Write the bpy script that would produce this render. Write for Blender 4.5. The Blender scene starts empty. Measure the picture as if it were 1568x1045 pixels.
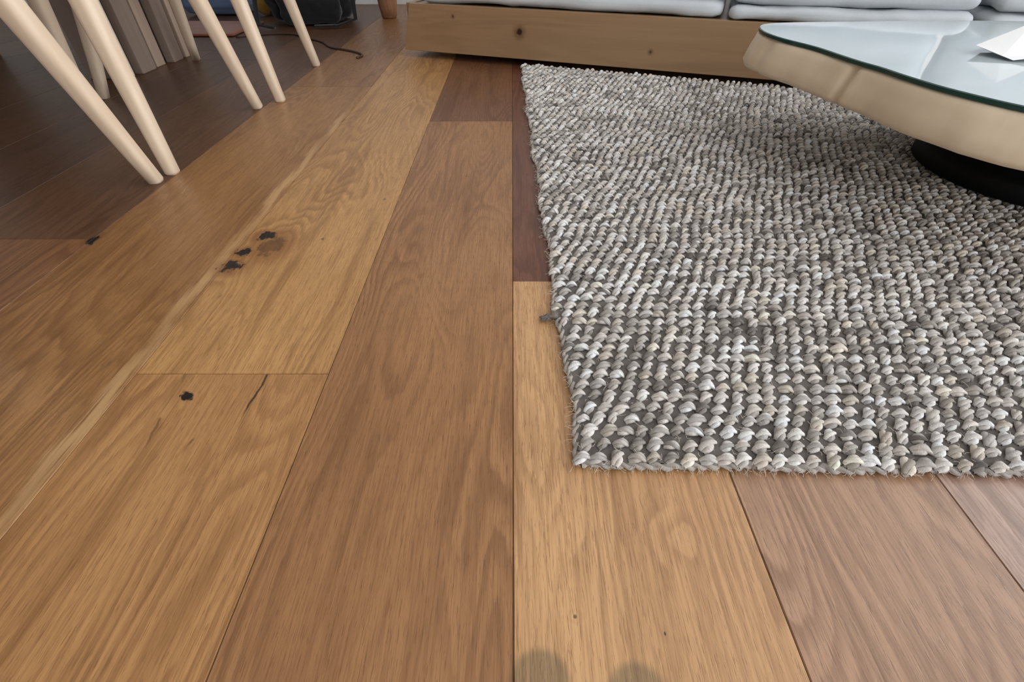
import bpy, bmesh, math, random
import numpy as np
from mathutils import Vector, Matrix
from mathutils import noise as mn
random.seed(4); np.random.seed(4)
sc = bpy.context.scene
sc.view_settings.view_transform = 'Standard'
sc.view_settings.look = 'None'
sc.view_settings.exposure = 0.0

def lin(c):
    return tuple(((v/255)/12.92 if v/255 <= .04045 else ((v/255+.055)/1.055)**2.4) for v in c)
def link(o, parent=None):
    sc.collection.objects.link(o)
    if parent: o.parent = parent
    return o
def empty(name, loc=(0,0,0), rz=0):
    e = bpy.data.objects.new(name, None); e.empty_display_size = .1
    sc.collection.objects.link(e); e.location = loc; e.rotation_euler = (0,0,rz)
    return e

# ---------------------------------------------------------------- node helper
class NT:
    def __init__(s, name):
        s.m = bpy.data.materials.new(name); s.m.use_nodes = True
        s.t = s.m.node_tree; s.n = s.t.nodes; s.n.clear()
        s.out = s.n.new('ShaderNodeOutputMaterial')
        s.b = s.n.new('ShaderNodeBsdfPrincipled')
        s.t.links.new(s.b.outputs[0], s.out.inputs[0])
    def put(s, sock, v):
        if isinstance(v, bpy.types.NodeSocket): s.t.links.new(v, sock)
        elif v is not None:
            if sock.type == 'RGBA' and len(v) == 3: v = tuple(v)+(1,)
            sock.default_value = v
    def math(s, op, a, b=None, c=None, clamp=False):
        n = s.n.new('ShaderNodeMath'); n.operation = op; n.use_clamp = clamp
        for i, v in enumerate((a, b, c)):
            if v is not None: s.put(n.inputs[i], v)
        return n.outputs[0]
    def ss(s, v, lo, hi, a=0., b=1.):
        if lo > hi: lo, hi, a, b = hi, lo, b, a
        n = s.n.new('ShaderNodeMapRange'); n.interpolation_type = 'SMOOTHSTEP'
        s.put(n.inputs[0], v); n.inputs[1].default_value = lo; n.inputs[2].default_value = hi
        n.inputs[3].default_value = a; n.inputs[4].default_value = b
        return n.outputs[0]
    def comb(s, x, y, z):
        n = s.n.new('ShaderNodeCombineXYZ')
        for i, v in enumerate((x, y, z)): s.put(n.inputs[i], v)
        return n.outputs[0]
    def sep(s, v):
        n = s.n.new('ShaderNodeSeparateXYZ'); s.put(n.inputs[0], v); return n.outputs
    def coord(s, k='Object'):
        n = s.n.new('ShaderNodeTexCoord'); return n.outputs[k]
    def scale(s, v, sx):
        n = s.n.new('ShaderNodeMapping'); s.put(n.inputs[0], v); n.inputs['Scale'].default_value = sx; return n.outputs[0]
    def noise(s, v, scale=1, detail=2, rough=.5, dist=0):
        n = s.n.new('ShaderNodeTexNoise'); s.put(n.inputs['Vector'], v)
        n.inputs['Scale'].default_value = scale; n.inputs['Detail'].default_value = detail
        n.inputs['Roughness'].default_value = rough; n.inputs['Distortion'].default_value = dist
        return n.outputs['Fac']
    def mix(s, f, a, b, mode='MIX'):
        n = s.n.new('ShaderNodeMix'); n.data_type = 'RGBA'; n.blend_type = mode
        s.put(n.inputs[0], f); s.put(n.inputs[6], a); s.put(n.inputs[7], b); return n.outputs[2]
    def attr(s, name, out='Color'):
        n = s.n.new('ShaderNodeAttribute'); n.attribute_name = name; return n.outputs[out]
    def bump(s, h, strength=.3, dist=.001):
        n = s.n.new('ShaderNodeBump'); s.put(n.inputs['Height'], h)
        n.inputs['Strength'].default_value = strength; n.inputs['Distance'].default_value = dist
        s.t.links.new(n.outputs[0], s.b.inputs['Normal'])
    def set(s, **k):
        for a, v in k.items(): s.put(s.b.inputs[a.replace('_', ' ')], v)
        return s.m

def wood_mat(name, c1, c2, axis=2, freq=60, rough=.45, knots=(), contrast=1.):
    """grain runs along the object axis `axis`"""
    N = NT(name); co = N.coord()
    sc1 = [freq*.25]*3; sc1[axis] = freq*.02
    sc2 = [freq*4]*3; sc2[axis] = freq*.15
    a = N.noise(N.scale(co, sc1), 1, 3, .55, .6)
    r = N.math('SINE', N.math('MULTIPLY', a, 46))
    r = N.ss(r, -1, 1)
    f = N.noise(N.scale(co, sc2), 1, 3, .6)
    fac = N.math('ADD', N.math('MULTIPLY', r, .35*contrast), N.math('MULTIPLY', a, .6))
    fac = N.math('ADD', fac, N.math('MULTIPLY', N.math('SUBTRACT', f, .5), .7*contrast), clamp=True)
    col = N.mix(fac, lin(c1), lin(c2))
    for (k, rad, kc) in knots:
        sv = N.n.new('ShaderNodeVectorMath'); sv.operation = 'DISTANCE'
        N.put(sv.inputs[0], co); sv.inputs[1].default_value = k
        d = N.math('ADD', sv.outputs['Value'], N.math('MULTIPLY', N.math('SUBTRACT', N.noise(co, 60, 2), .5), rad))
        col = N.mix(N.math('MULTIPLY', N.ss(d, rad*.8, rad*2.6, 1, 0), .55), col, lin((90, 60, 36)))
        col = N.mix(N.ss(d, rad*.5, rad, 1, 0), col, lin(kc))
    N.bump(f, .15, .0006)
    return N.set(Base_Color=col, Roughness=rough)

def fabric_mat(name, c, scale=900, var=.08):
    N = NT(name); co = N.coord()
    w = N.noise(co, scale, 2); l = N.noise(co, 9, 3)
    col = N.mix(N.ss(l, .3, .7, 0, var*2), lin(c), tuple(v*.75 for v in lin(c)))
    col = N.mix(N.ss(w, .3, .7, 0, .25), col, tuple(v*.7 for v in lin(c)))
    N.bump(N.math('ADD', w, N.math('MULTIPLY', l, 6)), .3, .0015)
    return N.set(Base_Color=col, Roughness=.95, Sheen_Weight=.2)

def plain_mat(name, c, rough=.6, spec=None, noise_amt=.1, nscale=20):
    N = NT(name); co = N.coord(); n = N.noise(co, nscale, 4)
    col = N.mix(N.math('MULTIPLY', n, noise_amt*2), lin(c), tuple(v*.6 for v in lin(c)))
    N.set(Base_Color=col, Roughness=rough)
    if spec is not None: N.b.inputs['Specular IOR Level'].default_value = spec
    return N.m

# ---------------------------------------------------------------- mesh helpers
def mesh_obj(name, verts, faces, mat=None, parent=None, smooth=False):
    me = bpy.data.meshes.new(name); me.from_pydata([tuple(v) for v in verts], [], faces); me.update()
    if mat: me.materials.append(mat)
    if smooth: me.polygons.foreach_set('use_smooth', [True]*len(me.polygons))
    o = bpy.data.objects.new(name, me); link(o, parent); return o

def box(name, lo, hi, mat, parent=None, bevel=.003, seg=2):
    bm = bmesh.new(); bmesh.ops.create_cube(bm, size=1)
    for v in bm.verts:
        v.co = Vector([(lo[i]+hi[i])/2 + v.co[i]*(hi[i]-lo[i]) for i in range(3)])
    if bevel: bmesh.ops.bevel(bm, geom=bm.edges[:], offset=bevel, segments=seg, affect='EDGES', profile=.6)
    me = bpy.data.meshes.new(name); bm.to_mesh(me); bm.free()
    if mat: me.materials.append(mat)
    o = bpy.data.objects.new(name, me); link(o, parent); return o

def cushion(name, lo, hi, mat, parent, rad=.02, n=26, wr=.004, seed=0):
    bm = bmesh.new(); bmesh.ops.create_cube(bm, size=2)
    bmesh.ops.subdivide_edges(bm, edges=bm.edges[:], cuts=n, use_grid_fill=True)
    c = [(lo[i]+hi[i])/2 for i in range(3)]; h = [(hi[i]-lo[i])/2 for i in range(3)]
    for v in bm.verts:
        p = Vector([v.co[i]*h[i] for i in range(3)])
        q = Vector([max(-(h[i]-rad), min(h[i]-rad, p[i])) for i in range(3)])
        d = p-q
        if d.length > 1e-9: p = q + d.normalized()*rad
        ex = 1-abs(v.co.x)**6; ey = 1-abs(v.co.y)**6
        p.z *= .80+.2*ex*ey
        w = mn.noise(Vector((p.x*7+seed*3, p.y*14, p.z*20+seed)))
        w2 = mn.noise(Vector((p.x*25+seed, p.y*25, p.z*30)))
        p += (d.normalized() if d.length > 1e-9 else Vector((0,0,0)))*(w*wr+w2*wr*.4)
        v.co = Vector(c)+p
    me = bpy.data.meshes.new(name); bm.to_mesh(me); bm.free(); me.materials.append(mat)
    me.polygons.foreach_set('use_smooth', [True]*len(me.polygons))
    o = bpy.data.objects.new(name, me); link(o, parent); return o

def tube(name, pts, rads, mat, parent=None, sides=16, sq=2.0, flat=1.0):
    V=[]; F=[]; pts=[Vector(p) for p in pts]
    for i,p in enumerate(pts):
        t = (pts[min(i+1,len(pts)-1)]-pts[max(i-1,0)]).normalized()
        up = Vector((0,0,1)) if abs(t.z)<.9 else Vector((0,1,0))
        a = t.cross(up).normalized(); b = a.cross(t).normalized()
        for k in range(sides):
            th=2*math.pi*k/sides; c,s=math.cos(th),math.sin(th)
            r=rads[i]/((abs(c)**sq+abs(s)**sq)**(1/sq))
            V.append(p+a*c*r+b*s*r*flat)
    for i in range(len(pts)-1):
        for k in range(sides):
            j=(k+1)%sides
            F.append((i*sides+k,i*sides+j,(i+1)*sides+j,(i+1)*sides+k))
    F.append(tuple(range(sides))[::-1]); F.append(tuple((len(pts)-1)*sides+k for k in range(sides)))
    return mesh_obj(name,V,F,mat,parent,True)

def join(objs, name):
    bpy.ops.object.select_all(action='DESELECT')
    for o in objs: o.select_set(True)
    bpy.context.view_layer.objects.active = objs[0]
    bpy.ops.object.join(); objs[0].name = name; return objs[0]

# ================================================================ FLOOR
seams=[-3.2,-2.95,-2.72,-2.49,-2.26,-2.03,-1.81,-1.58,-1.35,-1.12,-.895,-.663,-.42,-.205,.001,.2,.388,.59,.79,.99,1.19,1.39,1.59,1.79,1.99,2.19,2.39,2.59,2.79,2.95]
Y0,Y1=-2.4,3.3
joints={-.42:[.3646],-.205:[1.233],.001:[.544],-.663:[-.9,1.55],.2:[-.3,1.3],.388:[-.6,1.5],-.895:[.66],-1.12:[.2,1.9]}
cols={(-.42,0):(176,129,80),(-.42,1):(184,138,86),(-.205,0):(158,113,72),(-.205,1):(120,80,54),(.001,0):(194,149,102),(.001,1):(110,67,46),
      (.2,0):(162,124,94),(.388,0):(168,136,116),(-.663,0):(156,112,68),(-.663,1):(148,104,64),(-.895,0):(132,90,57),(-.895,1):(104,72,49),(-.663,2):(104,74,50),  # pinkish right-hand plank: window glare is mixed into its colour
      (.2,1):(150,106,70),(.388,1):(150,106,70),(-1.12,0):(102,70,48),(-1.12,1):(88,62,45)}  # far-left tones include the shade below the dining table
V=[];F=[];C=[];S=[]
g=.0003; ch=.0006
for i in range(len(seams)-1):
    a,b=seams[i],seams[i+1]
    js=joints.get(a)
    if js is None:
        js=[]; y=Y0+random.uniform(.3,1.9)
        while y<Y1-.3: js.append(y); y+=random.uniform(1.5,2.1)
    ys=[Y0]+[j for j in js if Y0<j<Y1]+[Y1]
    base=1 if a in (-.663,.2,.388) else 0
    for k in range(len(ys)-1):
        y0,y1=ys[k],ys[k+1]
        key=(a,max(0,k-base))
        c=cols.get(key) or random.choice([(150,104,66),(160,114,72),(128,86,56)] if a>0 else [(88,61,43),(98,67,45),(80,55,40)])  # left picks are darker: table shade painted into the plank colour
        sd=random.uniform(0,50)
        n=len(V)
        for (dx,z) in ((g,-.0012),(g+ch,0)):
            V+=[(a+dx,y0+dx,z),(b-dx,y0+dx,z),(b-dx,y1-dx,z),(a+dx,y1-dx,z)]
        F.append((n+4,n+5,n+6,n+7))
        for q in range(4):
            r=(q+1)%4; F.append((n+q,n+r,n+4+r,n+4+q))
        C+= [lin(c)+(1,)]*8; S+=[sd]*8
n=len(V)
V+=[(-3.2,Y0,-.0012),(2.95,Y0,-.0012),(2.95,Y1,-.0012),(-3.2,Y1,-.0012)]; F.append((n,n+1,n+2,n+3))
C+=[(.08,.05,.03,1)]*4; S+=[0]*4

N=NT('floor_timber'); co=N.coord(); x,y,z=N.sep(co)
seed=N.attr('seed','Fac'); pc=N.attr('pcol')
# x,y,rx,ry,darkness,swirl
KN=[(-.394,.668,.017,.015,1,1),(-.406,.620,.016,.014,1,1),(-.410,.582,.018,.018,1,1),(-.372,.640,.024,.036,.45,1),(-.347,.331,.008,.009,1,.25),
    (.046,.119,.0018,.0018,.7,.5),(.109,.108,.0012,.0018,.8,.1),(-.660,.655,.009,.020,1,.2),(-.30,.66,.003,.004,.6,.3),(.132,.177,.008,.008,.0,.45),(-.23,.8,.004,.006,.4,.5),(-.09,.9,.002,.004,.7,.3)]
wob=N.noise(N.comb(N.math('MULTIPLY',x,75),N.math('MULTIPLY',y,48),0),1,4,.65)
kmask=None; ksw=None
for (kx,ky,rx,ry,st,sws) in KN:
    dx=N.math('DIVIDE',N.math('SUBTRACT',x,kx),rx); dy=N.math('DIVIDE',N.math('SUBTRACT',y,ky),ry)
    d=N.math('SQRT',N.math('ADD',N.math('MULTIPLY',dx,dx),N.math('MULTIPLY',dy,dy)))
    dw=N.math('ADD',d,N.math('MULTIPLY',N.math('SUBTRACT',wob,.5),2.7 if rx>.005 else 1.2))
    m=N.math('MULTIPLY',N.ss(dw,.55,.92,1,0),st); sw=N.math('MULTIPLY',N.ss(d,0,4.2,1,0),sws)
    kmask=m if kmask is None else N.math('MAXIMUM',kmask,m)
    ksw=sw if ksw is None else N.math('MAXIMUM',ksw,sw)
sy=N.math('MULTIPLY',seed,3.1)
low=N.noise(N.comb(N.math('MULTIPLY',x,9.5),N.math('MULTIPLY',y,1.6),sy),1,1.5,.45,.2)
jit=N.noise(N.comb(N.math('MULTIPLY',x,140),N.math('MULTIPLY',y,26),sy),1,2,.6)
lowk=N.math('ADD',N.math('ADD',low,N.math('MULTIPLY',ksw,.09)),N.math('MULTIPLY',jit,.024))
ph=N.math('FRACT',N.math('MULTIPLY',lowk,25))
ring=N.math('MULTIPLY',N.ss(ph,.15,.80),N.ss(ph,.82,1.0,1,0))
rmask=N.ss(N.noise(N.comb(N.math('MULTIPLY',x,7),N.math('MULTIPLY',y,2.5),N.math('ADD',sy,40)),1,2,.5),.34,.60,.12,.55)
streak=N.noise(N.comb(N.math('MULTIPLY',x,42),N.math('MULTIPLY',y,1.9),sy),1,4,.65,.2)
fine=N.noise(N.comb(N.math('MULTIPLY',x,520),N.math('MULTIPLY',y,14),sy),1,3,.7)
pore=N.noise(N.comb(N.math('MULTIPLY',x,1050),N.math('MULTIPLY',y,60),sy),1,2,.6)
porem=N.ss(pore,.57,.64)
patch=N.noise(N.comb(N.math('MULTIPLY',x,8),N.math('MULTIPLY',y,2.2),sy),1,2,.5)
dark=N.mix(1,pc,(.47,.40,.35),'MULTIPLY'); light=N.mix(1,pc,(1.22,1.27,1.31),'MULTIPLY')
col=N.mix(N.ss(patch,.3,.7,0,.85),pc,light)
col=N.mix(N.math('MULTIPLY',ring,rmask),col,dark)
col=N.mix(N.ss(streak,.52,.68,0,.50),col,dark)
col=N.mix(N.ss(streak,.30,.48,.55,0),col,light)
col=N.mix(N.ss(fine,.42,.66,0,.42),col,dark)
col=N.mix(N.math('MULTIPLY',porem,.55),col,dark)
wv=N.noise(N.comb(0,N.math('MULTIPLY',y,9),2),1,3)
sx=N.math('ABSOLUTE',N.math('ADD',N.math('SUBTRACT',x,-.430),N.math('MULTIPLY',N.math('SUBTRACT',wv,.5),.035)))
sap=N.math('MULTIPLY',N.ss(N.math('ADD',sx,N.math('MULTIPLY',N.math('SUBTRACT',fine,.5),.03)),.001,.014,1,0),N.ss(N.noise(N.comb(0,N.math('MULTIPLY',y,4),7),1,1),.35,.55,.12,.60))
sap=N.math('MULTIPLY',sap,N.math('MULTIPLY',N.ss(x,-.4215,-.420,1,0),N.ss(y,1.2,1.5,1,0)))
col=N.mix(sap,col,lin((210,170,120)))
for (cx,c0,c1,sl,st) in ((-.276,.300,.362,.06,1),(-.352,.262,.30,-.16,.6),(-.318,.255,.275,.3,.5),(-.36,.345,.363,-.3,.5)):
    cc=N.math('ABSOLUTE',N.math('ADD',N.math('SUBTRACT',x,cx),N.math('ADD',N.math('MULTIPLY',N.math('SUBTRACT',y,c0),-sl),N.math('MULTIPLY',N.math('SUBTRACT',wob,.5),.006))))
    mm=N.math('MULTIPLY',N.ss(cc,.0005,.0020,1,0),N.math('MULTIPLY',N.ss(y,c0,c0+.02),N.ss(y,c1,c1+.004,1,0)))
    col=N.mix(N.math('MULTIPLY',mm,.9*st),col,lin((45,26,16)))
col=N.mix(N.math('MULTIPLY',N.ss(ksw,.5,.95),.6),col,lin((126,78,38)))
col=N.mix(kmask,col,lin((20,17,16)))
# two round blotches tinted darker and greyer
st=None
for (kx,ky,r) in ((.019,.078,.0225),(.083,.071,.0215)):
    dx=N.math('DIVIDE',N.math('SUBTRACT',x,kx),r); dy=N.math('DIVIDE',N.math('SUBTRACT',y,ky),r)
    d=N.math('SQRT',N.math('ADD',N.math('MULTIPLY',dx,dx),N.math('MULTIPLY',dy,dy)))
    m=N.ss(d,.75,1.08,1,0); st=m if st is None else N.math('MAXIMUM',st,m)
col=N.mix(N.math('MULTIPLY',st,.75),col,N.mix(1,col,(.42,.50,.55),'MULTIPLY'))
rg=N.math('ADD',.29,N.math('MULTIPLY',fine,.16))
N.bump(N.math('SUBTRACT',N.math('MULTIPLY',fine,.4),N.math('ADD',porem,N.math('MULTIPLY',kmask,3))),.25,.0005)
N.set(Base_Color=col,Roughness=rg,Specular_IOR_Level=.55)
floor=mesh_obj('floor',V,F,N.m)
ca=floor.data.color_attributes.new('pcol','FLOAT_COLOR','POINT'); ca.data.foreach_set('color',np.array(C,dtype=np.float32).ravel())
at=floor.data.attributes.new('seed','FLOAT','POINT'); at.data.foreach_set('value',np.array(S,dtype=np.float32))

# ================================================================ ROOM
wall=plain_mat('wall_paint',(220,218,214),.8,noise_amt=.03)
ceil=plain_mat('ceiling_paint',(240,240,240),.85,noise_amt=.02)
trim=plain_mat('trim_paint',(225,225,222),.5,noise_amt=.02)
XL,XR,H=-3.2,2.95,2.6
box('wall_back',(XL-.1,Y1,0),(XR+.1,Y1+.1,H),wall,bevel=0)
box('wall_left',(XL-.1,Y0,0),(XL,Y1,H),wall,bevel=0)
box('ceiling',(XL-.1,Y0-.1,H),(XR+.1,Y1+.1,H+.1),ceil,bevel=0)
def wall_open(name,axis,pos,a0,a1,w0,w1,z0,z1,th):
    parts=[]
    for (s0,s1,b0,b1) in ((a0,w0,0,H),(w1,a1,0,H),(w0,w1,0,z0),(w0,w1,z1,H)):
        if s1-s0<.001 or b1-b0<.001: continue
        if axis=='x': parts.append(box('p',(pos,s0,b0),(pos+th,s1,b1),wall,bevel=0))
        else: parts.append(box('p',(s0,pos,b0),(s1,pos+th,b1),wall,bevel=0))
    return join(parts,name)
wall_open('wall_right','x',XR,Y0,Y1,-1.2,3.0,.25,2.4,.1)
wall_open('wall_front','y',Y0-.1,XL-.1,XR+.1,0,2.6,.25,2.4,.1)
fr=plain_mat('window_frame_paint',(235,235,232),.4,noise_amt=.02)
def window(name,axis,pos,w0,w1,z0,z1,nm):
    e=empty(name); t=.05
    segs=[(w0,w0+t,z0,z1),(w1-t,w1,z0,z1),(w0,w1,z0,z0+t),(w0,w1,z1-t,z1)]
    for k in range(1,nm):
        m=w0+(w1-w0)*k/nm; segs.append((m-t/2,m+t/2,z0,z1))
    for i,(a,b,c,d) in enumerate(segs):
        if axis=='x': box(f'frame_{i}',(pos,a,c),(pos+.05,b,d),fr,e)
        else: box(f'frame_{i}',(a,pos,c),(b,pos+.05,d),fr,e)
window('window_1','x',XR+.02,-1.2,3.0,.25,2.4,3)
window('window_2','y',Y0-.07,0,2.6,.25,2.4,2)
box('baseboard_back',(XL+.016,Y1-.015,0),(XR,Y1,.09),trim)
box('baseboard_left',(XL,Y0,0),(XL+.015,Y1-.016,.09),trim)

# ================================================================ RUG
rx1,ry0,ry1=1.95,.2425,1.90
def front(xv): return -.022*(min(xv,1.2)-.06)          # the front edge is slightly out of square
px_,py_=.0164,.0152
nr=int((ry1-ry0)/py_); nc=int((rx1-.03)/px_)
def left_edge(yv):
    return .060-.033*(yv-.25)/1.6+.0028*math.sin(yv*23)+.0018*math.sin(yv*61+1)
def sofa_v(px,py): return (px+.384)*.348+(py-1.955)*.9375
SIDES,RINGS,PL=6,8,3
T=[]; TF=[]; PI=[]
for s in range(PL):
    o=len(T)
    for i in range(RINGS):
        t=i/(RINGS-1); lx=(t-.5)*.0172
        tw=2*math.pi*s/PL+t*math.pi*.95+.3
        sp=math.sin(math.pi*(.08+.84*t))**.5
        off=.0030*sp
        cy=math.cos(tw)*off; cz=math.sin(tw)*off*.6
        arch=.0060*math.sin(math.pi*(.04+.92*t))**.8
        r=.0026*(.42+.58*sp)
        for k in range(SIDES):
            th=2*math.pi*k/SIDES
            T.append((lx,cy+math.cos(th)*r,arch+cz+math.sin(th)*r)); PI.append(s)
    for i in range(RINGS-1):
        for k in range(SIDES):
            j=(k+1)%SIDES
            TF.append((o+i*SIDES+k,o+(i+1)*SIDES+k,o+(i+1)*SIDES+j,o+i*SIDES+j))
T=np.array(T); TF=np.array(TF); PI=np.array(PI); nv=len(T)
allV=[];allC=[];cnt=0
tone=np.array([lin((244,239,233)),lin((222,215,207)),lin((190,183,175)),lin((130,124,119)),lin((230,220,206))])
for r in range(nr):
    yv=ry0+r*py_
    shift=(r*.40)%1.0
    rowt=np.random.rand()
    le=left_edge(yv)
    for c in range(-1,nc):
        cx=le+.007+(c+shift)*px_+random.gauss(0,.0010)
        if cx<le+.005 or cx>rx1: continue
        cy=yv+.0066+random.gauss(0,.0009)+.0012*math.sin(cx*9+r*.35)+front(cx)
        if sofa_v(cx,cy)>-.010: continue
        ang=math.radians(30+random.gauss(0,15))
        s=1+random.gauss(0,.09)
        zz=1+random.gauss(0,.14)
        ca_,sa_=math.cos(ang),math.sin(ang)
        P=T.copy(); P[:,0]*=s; P[:,1]*=s*1.04; P[:,2]*=zz
        Q=np.empty_like(P); Q[:,0]=P[:,0]*ca_-P[:,1]*sa_+cx; Q[:,1]=P[:,0]*sa_+P[:,1]*ca_+cy; Q[:,2]=np.maximum(P[:,2],-.002)+.0045
        allV.append(Q)
        pn=mn.noise(Vector((cx*5,cy*12,0)))*.35+mn.noise(Vector((cx*12,cy*40,4)))*.45
        w=random.random()+pn*.6+(rowt-.5)*.25
        col=tone[0] if w<.40 else tone[4] if w<.54 else tone[1] if w<.86 else tone[2] if w<1.12 else tone[3]
        col=col*(1+random.gauss(0,.05))
        pf=np.array([1+random.gauss(0,.15)-(.32 if random.random()<.28 else 0) for _ in range(PL)])
        cc=np.ones((nv,4)); cc[:,:3]=np.clip(col[None,:]*pf[PI][:,None],.02,.93)
        allC.append(cc)
        cnt+=1
AV=np.concatenate(allV).astype(np.float32); AC=np.concatenate(allC).astype(np.float32)
AF=(TF[None,:,:]+(np.arange(cnt)*nv)[:,None,None]).reshape(-1,4).astype(np.int32)
def cord(path,R,rp,turns,colr):
    global AV,AC,AF
    m=len(path); sd=8; Vc=[];Fc=[];Cc=[]
    for ply in (0,1):
        o=len(Vc)
        for i,p in enumerate(path):
            a=Vector(path[max(i-1,0)]); b=Vector(path[min(i+1,m-1)]); t=(b-a).normalized()
            nrm=Vector((-t.y,t.x,0)); u=i/(m-1)
            w=2*math.pi*turns*u+ply*math.pi+1.6*mn.noise(Vector((i*.06,2,0)))
            cpt=Vector(p)+nrm*math.cos(w)*R+Vector((0,0,1))*math.sin(w)*R*.8
            rr=rp*(1+.45*mn.noise(Vector((i*.21,ply*5,0))))
            for k in range(sd):
                th=2*math.pi*k/sd
                q=cpt+nrm*math.cos(th)*rr+Vector((0,0,1))*math.sin(th)*rr
                Vc.append((q.x,q.y,max(q.z,.0003)))
                Cc.append(tuple(c*(1+.4*mn.noise(Vector((i*.17,ply*3,9)))) for c in colr)+(1,))
        for i in range(m-1):
            for k in range(sd):
                j=(k+1)%sd; Fc.append((o+i*sd+k,o+(i+1)*sd+k,o+(i+1)*sd+j,o+i*sd+j))
    n0=len(AV)
    AV=np.concatenate([AV,np.array(Vc,dtype=np.float32)]); AC=np.concatenate([AC,np.array(Cc,dtype=np.float32)])
    AF=np.concatenate([AF,np.array(Fc,dtype=np.int32)+n0])
fx=np.arange(left_edge(.25)+.006,rx1,.0022)
cord([(a,ry0+.0034+front(a)+.0012*math.sin(a*37)+.0026*mn.noise(Vector((a*75,0,0))),.0038) for a in fx],.0021,.0025,len(fx)*.0022/.022,lin((182,175,167)))
fy=np.arange(ry0+.004,1.775,.0022)
cord([(left_edge(b)+.0040+.0026*mn.noise(Vector((0,b*80,0))),b,.0040) for b in fy],.0019,.0024,len(fy)*.0022/.022,lin((196,188,178)))
n0=len(AV)
bx=[];rows=0
for yy in np.linspace(ry0+.003,ry1-.002,80):
    xm=min(rx1,-.384+(1.955-yy)*2.694-.03)
    if xm<left_edge(yy)+.01: break
    bx+= [(left_edge(yy)+.004,yy,.0066),(xm,yy+front(xm)*max(0,(1.0-yy)),.0066)]; rows+=1
AV=np.concatenate([AV,np.array(bx,dtype=np.float32)])
AC=np.concatenate([AC,np.tile(np.array([*lin((122,116,110)),1],dtype=np.float32),(len(bx),1))])
bf=[(n0+2*i,n0+2*i+1,n0+2*i+3,n0+2*i+2) for i in range(rows-1)]
AF=np.concatenate([AF,np.array(bf,dtype=np.int32)])
me=bpy.data.meshes.new('woven_wool_rug')
me.vertices.add(len(AV)); me.vertices.foreach_set('co',AV.ravel())
me.loops.add(AF.size); me.loops.foreach_set('vertex_index',AF.ravel())
me.polygons.add(len(AF)); me.polygons.foreach_set('loop_start',np.arange(0,AF.size,4,dtype=np.int32))
me.polygons.foreach_set('use_smooth',np.ones(len(AF),dtype=bool))
me.update(); me.validate()
ca=me.color_attributes.new('yarn','FLOAT_COLOR','POINT'); ca.data.foreach_set('color',AC.ravel())
N=NT('wool_yarn'); co=N.coord()
fib=N.noise(N.scale(co,(900,1900,900)),1,3,.6); bl=N.noise(co,120,2)
yc=N.attr('yarn')
col=N.mix(N.ss(fib,.4,.68,0,.45),yc,N.mix(1,yc,(.5,.49,.48),'MULTIPLY'))
col=N.mix(N.ss(bl,.35,.65,0,.20),col,N.mix(1,yc,(.6,.58,.56),'MULTIPLY'))
N.bump(fib,.8,.0009)
N.set(Base_Color=col,Roughness=1.0,Specular_IOR_Level=.1,Sheen_Weight=.15)
me.materials.append(N.m)
rug=bpy.data.objects.new('woven_wool_rug',me); link(rug)
cu=bpy.data.curves.new('loose_wool_fibres','CURVE'); cu.dimensions='3D'; cu.bevel_depth=.00016; cu.bevel_resolution=1
def hair(p,d,L,curl):
    s=cu.splines.new('POLY'); n=6; s.points.add(n-1); q=Vector(p); d=Vector(d).normalized()
    for i in range(n):
        s.points[i].co=(q.x,q.y,max(q.z,.0006),1); q=q+d*L/n
        d=(d+Vector((random.gauss(0,curl),random.gauss(0,curl),random.gauss(0,curl*.6)))).normalized()
for i in range(320):
    yy=random.uniform(ry0,1.5); hair((left_edge(yy)+.004,yy,random.uniform(.003,.010)),(-1,random.gauss(0,.8),random.uniform(-.4,.3)),random.uniform(.006,.018),.4)
for i in range(300):
    xx=random.uniform(.06,.9); hair((xx,ry0+front(xx),random.uniform(.003,.008)),(random.gauss(0,.8),-1,-.2),random.uniform(.004,.012),.4)
for i in range(1600):
    xx=random.uniform(.06,.9); yy=ry0+.66*random.random()**1.5; hair((xx,yy,.012),(random.gauss(0,1),random.gauss(0,1),.4),random.uniform(.004,.011),.5)
fib=bpy.data.objects.new('loose_wool_fibres',cu); link(fib,rug)
N=NT('fibre_beige'); N.set(Base_Color=lin((212,200,186)),Roughness=.9); cu.materials.append(N.m)
tm=plain_mat('tuft_grey',(120,112,106),1,nscale=300); tb=[]
for k in range(9):
    a=math.radians(160+k*9); p0=Vector((left_edge(.455)+.004,.455+.0015*k,.006)); pts=[p0]
    for j in range(1,6):
        pts.append(p0+Vector((math.cos(a)*.0044*j,math.sin(a)*.0040*j+random.gauss(0,.0012),-.0008*j+random.gauss(0,.0008)+.002)))
    tb.append(tube('t',pts,[.0021,.0021,.0019,.0017,.0013,.0006],tm,None,7))
tf=join(tb,'frayed_tuft'); tf.parent=rug

# ================================================================ SOFA
ang=math.atan2(-.371,1)
sofa=empty('platform_sofa',(-.384,1.955,0),ang)
board=wood_mat('stained_pine_board',(166,134,100),(132,102,74),0,45,.30,knots=(((.435,0,.098),.012,(40,28,20)),((.86,0,.07),.005,(70,48,30)),((.20,0,.13),.004,(80,56,36))),contrast=.5)
SL,SD,zt=2.7,.86,.160
V=[(0,0,.022),(SL,0,.022),(SL,0,zt),(.038,0,zt)]; V+=[(a,.024,c) for a,b,c in V]
fb=mesh_obj('front_board',V,[(0,1,2,3),(5,4,7,6),(1,5,6,2),(0,3,7,4),(3,2,6,7),(0,4,5,1)],board,sofa)
bv=fb.modifiers.new('b','BEVEL'); bv.width=.0015; bv.segments=2
box('end_board_1',(.012,.026,.022),(.036,SD,zt-.002),board,sofa,.0015)
box('end_board_2',(SL-.024,.026,.022),(SL,SD,zt-.002),board,sofa,.0015)
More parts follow.
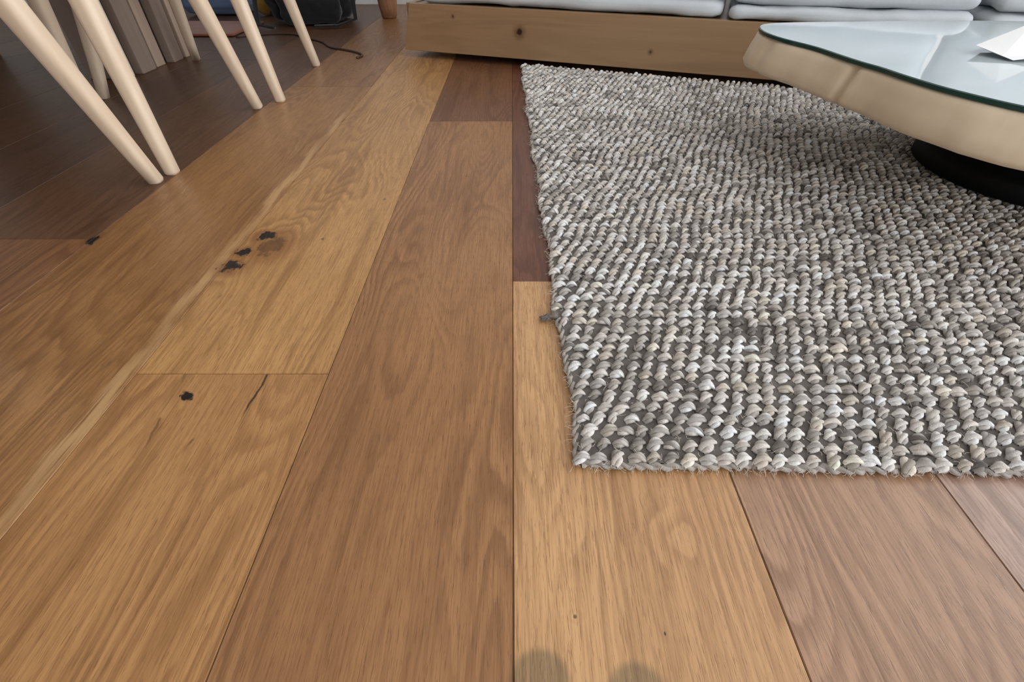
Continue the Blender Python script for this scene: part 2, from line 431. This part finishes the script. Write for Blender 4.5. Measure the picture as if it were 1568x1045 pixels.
box('back_board',(.037,SD-.024,.022),(SL-.025,SD,zt),board,sofa,.0015)
box('platform_deck',(.037,.026,zt-.03),(SL-.025,SD-.025,zt-.004),board,sofa,.0015)
for i,(a,b) in enumerate(((.12,.12),(SL-.12,.12),(.12,SD-.12),(SL-.12,SD-.12))):
    box(f'foot_{i}',(a-.03,b-.03,.0),(a+.03,b+.03,zt-.031),board,sofa,.002)
cf=fabric_mat('pale_grey_linen',(210,216,220)); cf2=fabric_mat('pale_grey_linen_fold',(198,205,210))
k=0
for (u0,u1,fy_,th) in ((.06,1.045,.012,.05),(1.055,1.63,.0,.042),(1.655,2.20,-.004,.045),(2.21,2.66,.0,.045)):
    zz=zt-.002
    for l in range(3):
        t=th*(1 if l<2 else 1.3)
        cushion(f'seat_pad_{k}',(u0+random.uniform(0,.01),fy_+.01*(l%2),zz),(u1-random.uniform(0,.01),SD-.06,zz+t),cf if l%2==0 else cf2,sofa,rad=t*.47,wr=.007,n=34,seed=k); k+=1
        zz+=t*.93
for i in range(3):
    u=.1+i*.86
    cushion(f'back_pillow_{i}',(u,SD-.24,.31),(u+.82,SD-.03,.74),cf,sofa,rad=.07,wr=.01,seed=20+i)

# ================================================================ COFFEE TABLE
tbl=empty('live_edge_coffee_table',(0,0,0))
out=[(.478,1.097),(.464,1.04),(.470,.975),(.494,.90),(.504,.83),(.511,.79),(.520,.755),(.528,.70),(.545,.635),(.587,.555),(.66,.495),(.76,.465),(.90,.46),(1.06,.49),(1.2,.56),(1.30,.68),(1.34,.83),(1.32,.97),(1.24,1.08),(1.08,1.15),(.88,1.165),(.68,1.15),(.56,1.14),(.505,1.125)]
def smooth_outline(p,n=5,closed=True):
    r=[];m=len(p)
    for i in range(m if closed else m-1):
        ix=[(i+j-1)%m if closed else min(max(i+j-1,0),m-1) for j in range(4)]
        p0,p1,p2,p3=[Vector(p[q]) for q in ix]
        for k in range(n):
            t=k/n
            r.append(.5*((2*p1)+(-p0+p2)*t+(2*p0-5*p1+4*p2-p3)*t*t+(-p0+3*p1-3*p2+p3)*t**3))
    return r
ol=smooth_outline(out,6)
cen=Vector((.92,.83))
def slab(name,levels,mat,parent,crease=0):
    V=[];F=[];n=len(ol)
    for (ins,z,wv) in levels:
        for i,p in enumerate(ol):
            d=(p-cen).normalized()
            w=wv*(mn.noise(Vector((p.x*11,p.y*11,z*6)))+.4*mn.noise(Vector((p.x*38,p.y*38,z*10))))
            w+=crease*math.exp(-((p-Vector((.511,.80))).length/.007)**2)+crease*.5*math.exp(-((p-Vector((.467,1.0))).length/.01)**2)
            q=p-d*(ins+w); V.append((q.x,q.y,z))
    for l in range(len(levels)-1):
        for i in range(n):
            j=(i+1)%n; F.append((l*n+i,l*n+j,(l+1)*n+j,(l+1)*n+i))
    F.append(tuple(range(n))[::-1]); F.append(tuple((len(levels)-1)*n+i for i in range(n)))
    return mesh_obj(name,V,F,mat,parent,False)
sw=wood_mat('pale_live_edge_timber',(238,220,192),(212,188,156),2,16,.5,contrast=.35)
s=slab('timber_slab',[(.004,.157,.004),(-.006,.160,.008),(-.010,.168,.009),(-.006,.185,.008),(.000,.200,.006),(.003,.208,.004),(.008,.2125,.002)],sw,tbl,.011)
for p in s.data.polygons: p.use_smooth=(len(p.vertices)==4)
N=NT('tabletop_glass'); N.set(Base_Color=lin((218,229,232)),Roughness=.04,Transmission_Weight=.3,IOR=1.6,Specular_IOR_Level=.7)
gl=slab('glass_top',[(.008,.2130,0),(.006,.2140,0),(.006,.2185,0),(.008,.2195,0)],N.m,tbl)
N=NT('glass_edge_green'); N.set(Base_Color=lin((24,66,62)),Roughness=.1); gl.data.materials.append(N.m)
for p in gl.data.polygons:
    if len(p.vertices)==4: p.material_index=1
blk=plain_mat('black_pedestal_paint',(10,10,11),.7,spec=.2,noise_amt=.1)
def lathe(name,prof,loc,mat,parent,seg=64):
    V=[];F=[]
    for (r,z) in prof:
        for i in range(seg):
            a=2*math.pi*i/seg; V.append((loc[0]+r*math.cos(a),loc[1]+r*math.sin(a),loc[2]+z))
    for l in range(len(prof)-1):
        for i in range(seg):
            j=(i+1)%seg; F.append((l*seg+i,l*seg+j,(l+1)*seg+j,(l+1)*seg+i))
    F.append(tuple(range(seg))[::-1]); F.append(tuple((len(prof)-1)*seg+i for i in range(seg)))
    return mesh_obj(name,V,F,mat,parent,True)
lathe('pedestal_base',[(.20,0),(.208,.004),(.208,.03),(.20,.036),(.17,.045),(.15,.06),(.15,.142)],(1.005,.88,.0150),blk,tbl)
pp=plain_mat('white_paper',(240,240,238),.7,noise_amt=.02)
V=[(0,0,.0),(.07,-.01,.004),(.10,.05,.0),(.02,.07,.006),(.045,.03,.045),(-.03,.03,.012),(.08,.09,.014),(-.01,-.035,.002),(.055,-.045,.012)]
F=[(0,1,4),(1,2,4),(2,3,4),(3,5,4),(5,0,4),(2,6,3),(7,1,0),(7,8,1),(5,7,0)]
mesh_obj('folded_paper_napkin',[(v[0]*.9+.745,v[1]*.9+.82,v[2]*.9+.2200) for v in V],F,pp)

# ================================================================ DINING CHAIRS
birch=wood_mat('pale_birch',(230,210,186),(204,178,148),2,40,.42,contrast=.5)
def chair(name,cx,cy,feet):
    e=empty(name,(cx,cy,0)); zs=.435
    tops={'leg_back_1':(.16,-.15),'leg_back_2':(.15,.15),'leg_front_1':(-.15,-.16),'leg_front_2':(-.15,.16)}
    for k,(fx,fy) in feet.items():
        tx,ty=tops[k]
        pts=[Vector((fx,fy,0)),Vector((fx,fy,.003))]; rr=[.0105,.0125]
        for i in range(1,9):
            t=i/8; pts.append(Vector((fx+(tx-fx)*t,fy+(ty-fy)*t,zs*t))); rr.append(.0125+.009*t)
        tube(k,pts,rr,birch,e,20,3.2)
    ol2=[];n=48
    for i in range(n):
        a=2*math.pi*i/n; c,s_=math.cos(a),math.sin(a); r=1/((abs(c)**3.2+abs(s_)**3.2)**(1/3.2))
        ol2.append((c*r*.215,s_*r*(.215-.015*c)))
    V=[];F=[]
    lv=[(.93,.436),(1,.442),(1,.452),(.97,.458),(.7,.452),(.35,.447),(.02,.446)]
    for (m,z) in lv:
        for (a,b) in ol2: V.append((a*m,b*m,z))
    for l in range(len(lv)-1):
        for i in range(n):
            j=(i+1)%n; F.append((l*n+i,l*n+j,(l+1)*n+j,(l+1)*n+i))
    F.append(tuple(range(n))[::-1]); F.append(tuple((len(lv)-1)*n+i for i in range(n)))
    mesh_obj('seat',V,F,birch,e,True)
    for i,s_ in enumerate((-1,1)):
        tube(f'back_post_{i}',[(.17,.15*s_,.44),(.195,.165*s_,.58),(.225,.175*s_,.72),(.235,.178*s_,.78)],[.013,.012,.011,.010],birch,e,14)
    V=[];F=[];m=14
    for i in range(m+1):
        t=-1+2*i/m; yy=t*.20; xx=.222+.035*(1-t*t)
        for (dx,dz) in ((-.008,.70),(.006,.70),(.010,.80),(-.004,.80)): V.append((xx+dx,yy,dz))
    for i in range(m):
        for q in range(4):
            r=(q+1)%4; F.append((i*4+q,i*4+r,(i+1)*4+r,(i+1)*4+q))
    F.append((3,2,1,0)); F.append((m*4,m*4+1,m*4+2,m*4+3))
    br=mesh_obj('back_rail',V,F,birch,e,False); b=br.modifiers.new('b','BEVEL'); b.width=.003; b.segments=2
    return e
for (cx,cy,b1,b2,f1,f2) in (
    (-.90,.655,(-.69,.43),(-.682,.874),(-1.14,.43),(-1.14,.87)),
    (-.89,1.127,(-.672,.914),(-.674,1.34),(-1.13,.90),(-1.13,1.35)),
    (-.88,1.615,(-.635,1.40),(-.664,1.813),(-1.139,1.43),(-1.116,1.90))):
    chair('dining_chair',cx,cy,{k:(p[0]-cx,p[1]-cy) for k,p in zip(('leg_back_1','leg_back_2','leg_front_1','leg_front_2'),(b1,b2,f1,f2))})

# ================================================================ DINING TABLE
dt=empty('dining_table',(0,0,0))
tw=wood_mat('oak_tabletop',(176,140,104),(140,104,74),1,40,.45)
box('table_top',(-2.15,.0,.72),(-.98,2.5,.75),tw,dt,.006)
sl=[wood_mat('slat_white',(228,220,210),(206,194,180),2,40,.5,contrast=.4),wood_mat('slat_taupe',(156,138,124),(122,104,92),2,40,.5,contrast=.4),wood_mat('slat_beige',(188,166,146),(156,132,114),2,40,.5,contrast=.4)]
for i,(y_,w_,x_,m_) in enumerate(((1.62,.06,-1.20,0),(1.70,.075,-1.185,1),(1.79,.05,-1.19,2),(1.86,.06,-1.17,1),(1.94,.05,-1.17,2))):
    box(f'pedestal_slat_{i}',(x_-.03,y_,0),(x_,y_+w_,.719),sl[m_],dt,.003)
box('pedestal_core',(-1.32,1.64,0),(-1.232,1.97,.719),sl[1],dt,.003)
for j in range(4): box(f'pedestal_slat_b{j}',(-1.22,.3+j*.09,0),(-1.18,.375+j*.09,.719),sl[j%3],dt,.003)
box('far_leg_panel_1',(-1.9,1.64,0),(-1.86,1.97,.719),tw,dt,.003)
box('far_leg_panel_2',(-1.9,.3,0),(-1.86,.64,.719),tw,dt,.003)

# ================================================================ CLUTTER
bk=fabric_mat('black_nylon',(20,21,24),400,.2)
bp=empty('black_backpack',(-.95,2.74,0),.2)
cushion('bag_body',(-.20,-.13,.004),(.20,.15,.26),bk,bp,rad=.07,wr=.02,seed=50)
cushion('bag_pocket',(-.13,-.19,.012),(.14,-.09,.16),bk,bp,rad=.035,wr=.012,seed=51)
tube('strap_1',[(.16,-.11,.2),(.2,-.18,.12),(.2,-.22,.03),(.12,-.25,.012),(.02,-.24,.012)],[.012]*5,bk,bp,12,3,.35)
tube('strap_2',[(-.16,-.10,.2),(-.22,-.16,.1),(-.22,-.22,.02),(-.15,-.26,.012)],[.012]*4,bk,bp,12,3,.35)
tube('handle',[(-.05,0,.25),(-.03,0,.30),(.04,0,.30),(.06,0,.25)],[.008]*4,bk,bp,10)
tw2=wood_mat('turned_wood',(176,132,98),(140,98,70),2,40,.45)
lathe('wooden_vase',[(.030,0),(.036,.004),(.044,.05),(.05,.10),(.052,.15),(.046,.2),(.038,.24),(.042,.26),(.036,.258),(.03,.2)],(-.61,2.82,0),tw2,None,40)
bl=fabric_mat('blue_canvas',(110,132,168))
sb=empty('blue_storage_tub',(-1.50,2.98,0))
cushion('tub_body',(-.16,-.12,.002),(.16,.12,.20),bl,sb,rad=.03,wr=.004,seed=61)
cushion('tub_lid',(-.17,-.13,.185),(.17,.13,.225),bl,sb,rad=.015,wr=.002,seed=62)
gm=fabric_mat('green_felt',(92,110,60)); ym=fabric_mat('yellow_felt',(190,150,60))
ft=empty('felt_toy_ball',(-1.24,2.90,0))
bm=bmesh.new(); bmesh.ops.create_icosphere(bm,subdivisions=3,radius=.06)
for v in bm.verts: v.co=v.co*(1+.03*mn.noise(v.co*40)); v.co.z=max(v.co.z*.95,-.055)+.0555
me=bpy.data.meshes.new('ball_body'); bm.to_mesh(me); bm.free(); me.materials.append(gm); me.materials.append(ym)
for p in me.polygons:
    p.use_smooth=True; p.material_index=int((math.atan2(p.center.y,p.center.x)+math.pi)/(math.pi/3))%2
link(bpy.data.objects.new('ball_body',me),ft)
mt=fabric_mat('rust_mat_weave',(140,78,52),300,.3)
cushion('rust_door_mat',(-1.72,2.32,.0005),(-1.17,2.66,.012),mt,None,rad=.005,n=20,wr=.001,seed=70)
cm=plain_mat('brown_cable',(70,52,40),.5)
cp=[(-1.15,2.30),(-1.05,2.36),(-.93,2.36),(-.85,2.28),(-.76,2.20),(-.70,2.10),(-.63,2.05),(-.57,2.0),(-.54,1.95),(-.555,1.91)]
co_=smooth_outline(cp,5,False)
tube('power_cord',[(v.x,v.y,.0041) for v in co_],[.0035]*len(co_),cm,None,10)

# ================================================================ CAMERA
cd=bpy.data.cameras.new('camera'); cam=bpy.data.objects.new('camera',cd); link(cam)
cam.location=(0,0,.38); cam.rotation_euler=(math.radians(47.8),0,0)
cd.sensor_width=36; cd.lens=16.53; cd.clip_start=.01; sc.camera=cam

# ================================================================ LIGHT
w=bpy.data.worlds.new('sky'); sc.world=w; w.use_nodes=True
bg=w.node_tree.nodes['Background']; bg.inputs[0].default_value=(.80,.89,1,1); bg.inputs[1].default_value=1.2
def area(name,loc,rot,sx,sy,e,c):
    l=bpy.data.lights.new(name,'AREA'); l.shape='RECTANGLE'; l.size=sx; l.size_y=sy; l.energy=e; l.color=c
    o=bpy.data.objects.new(name,l); o.location=loc; o.rotation_euler=rot; link(o); return o
area('window_daylight_right',(XR-.03,.9,1.35),(0,math.radians(90),0),2.1,4.0,82,(.94,.97,1))
area('window_daylight_front',(1.3,Y0+.03,1.35),(math.radians(90),0,0),2.5,2.1,46,(.98,.99,1))
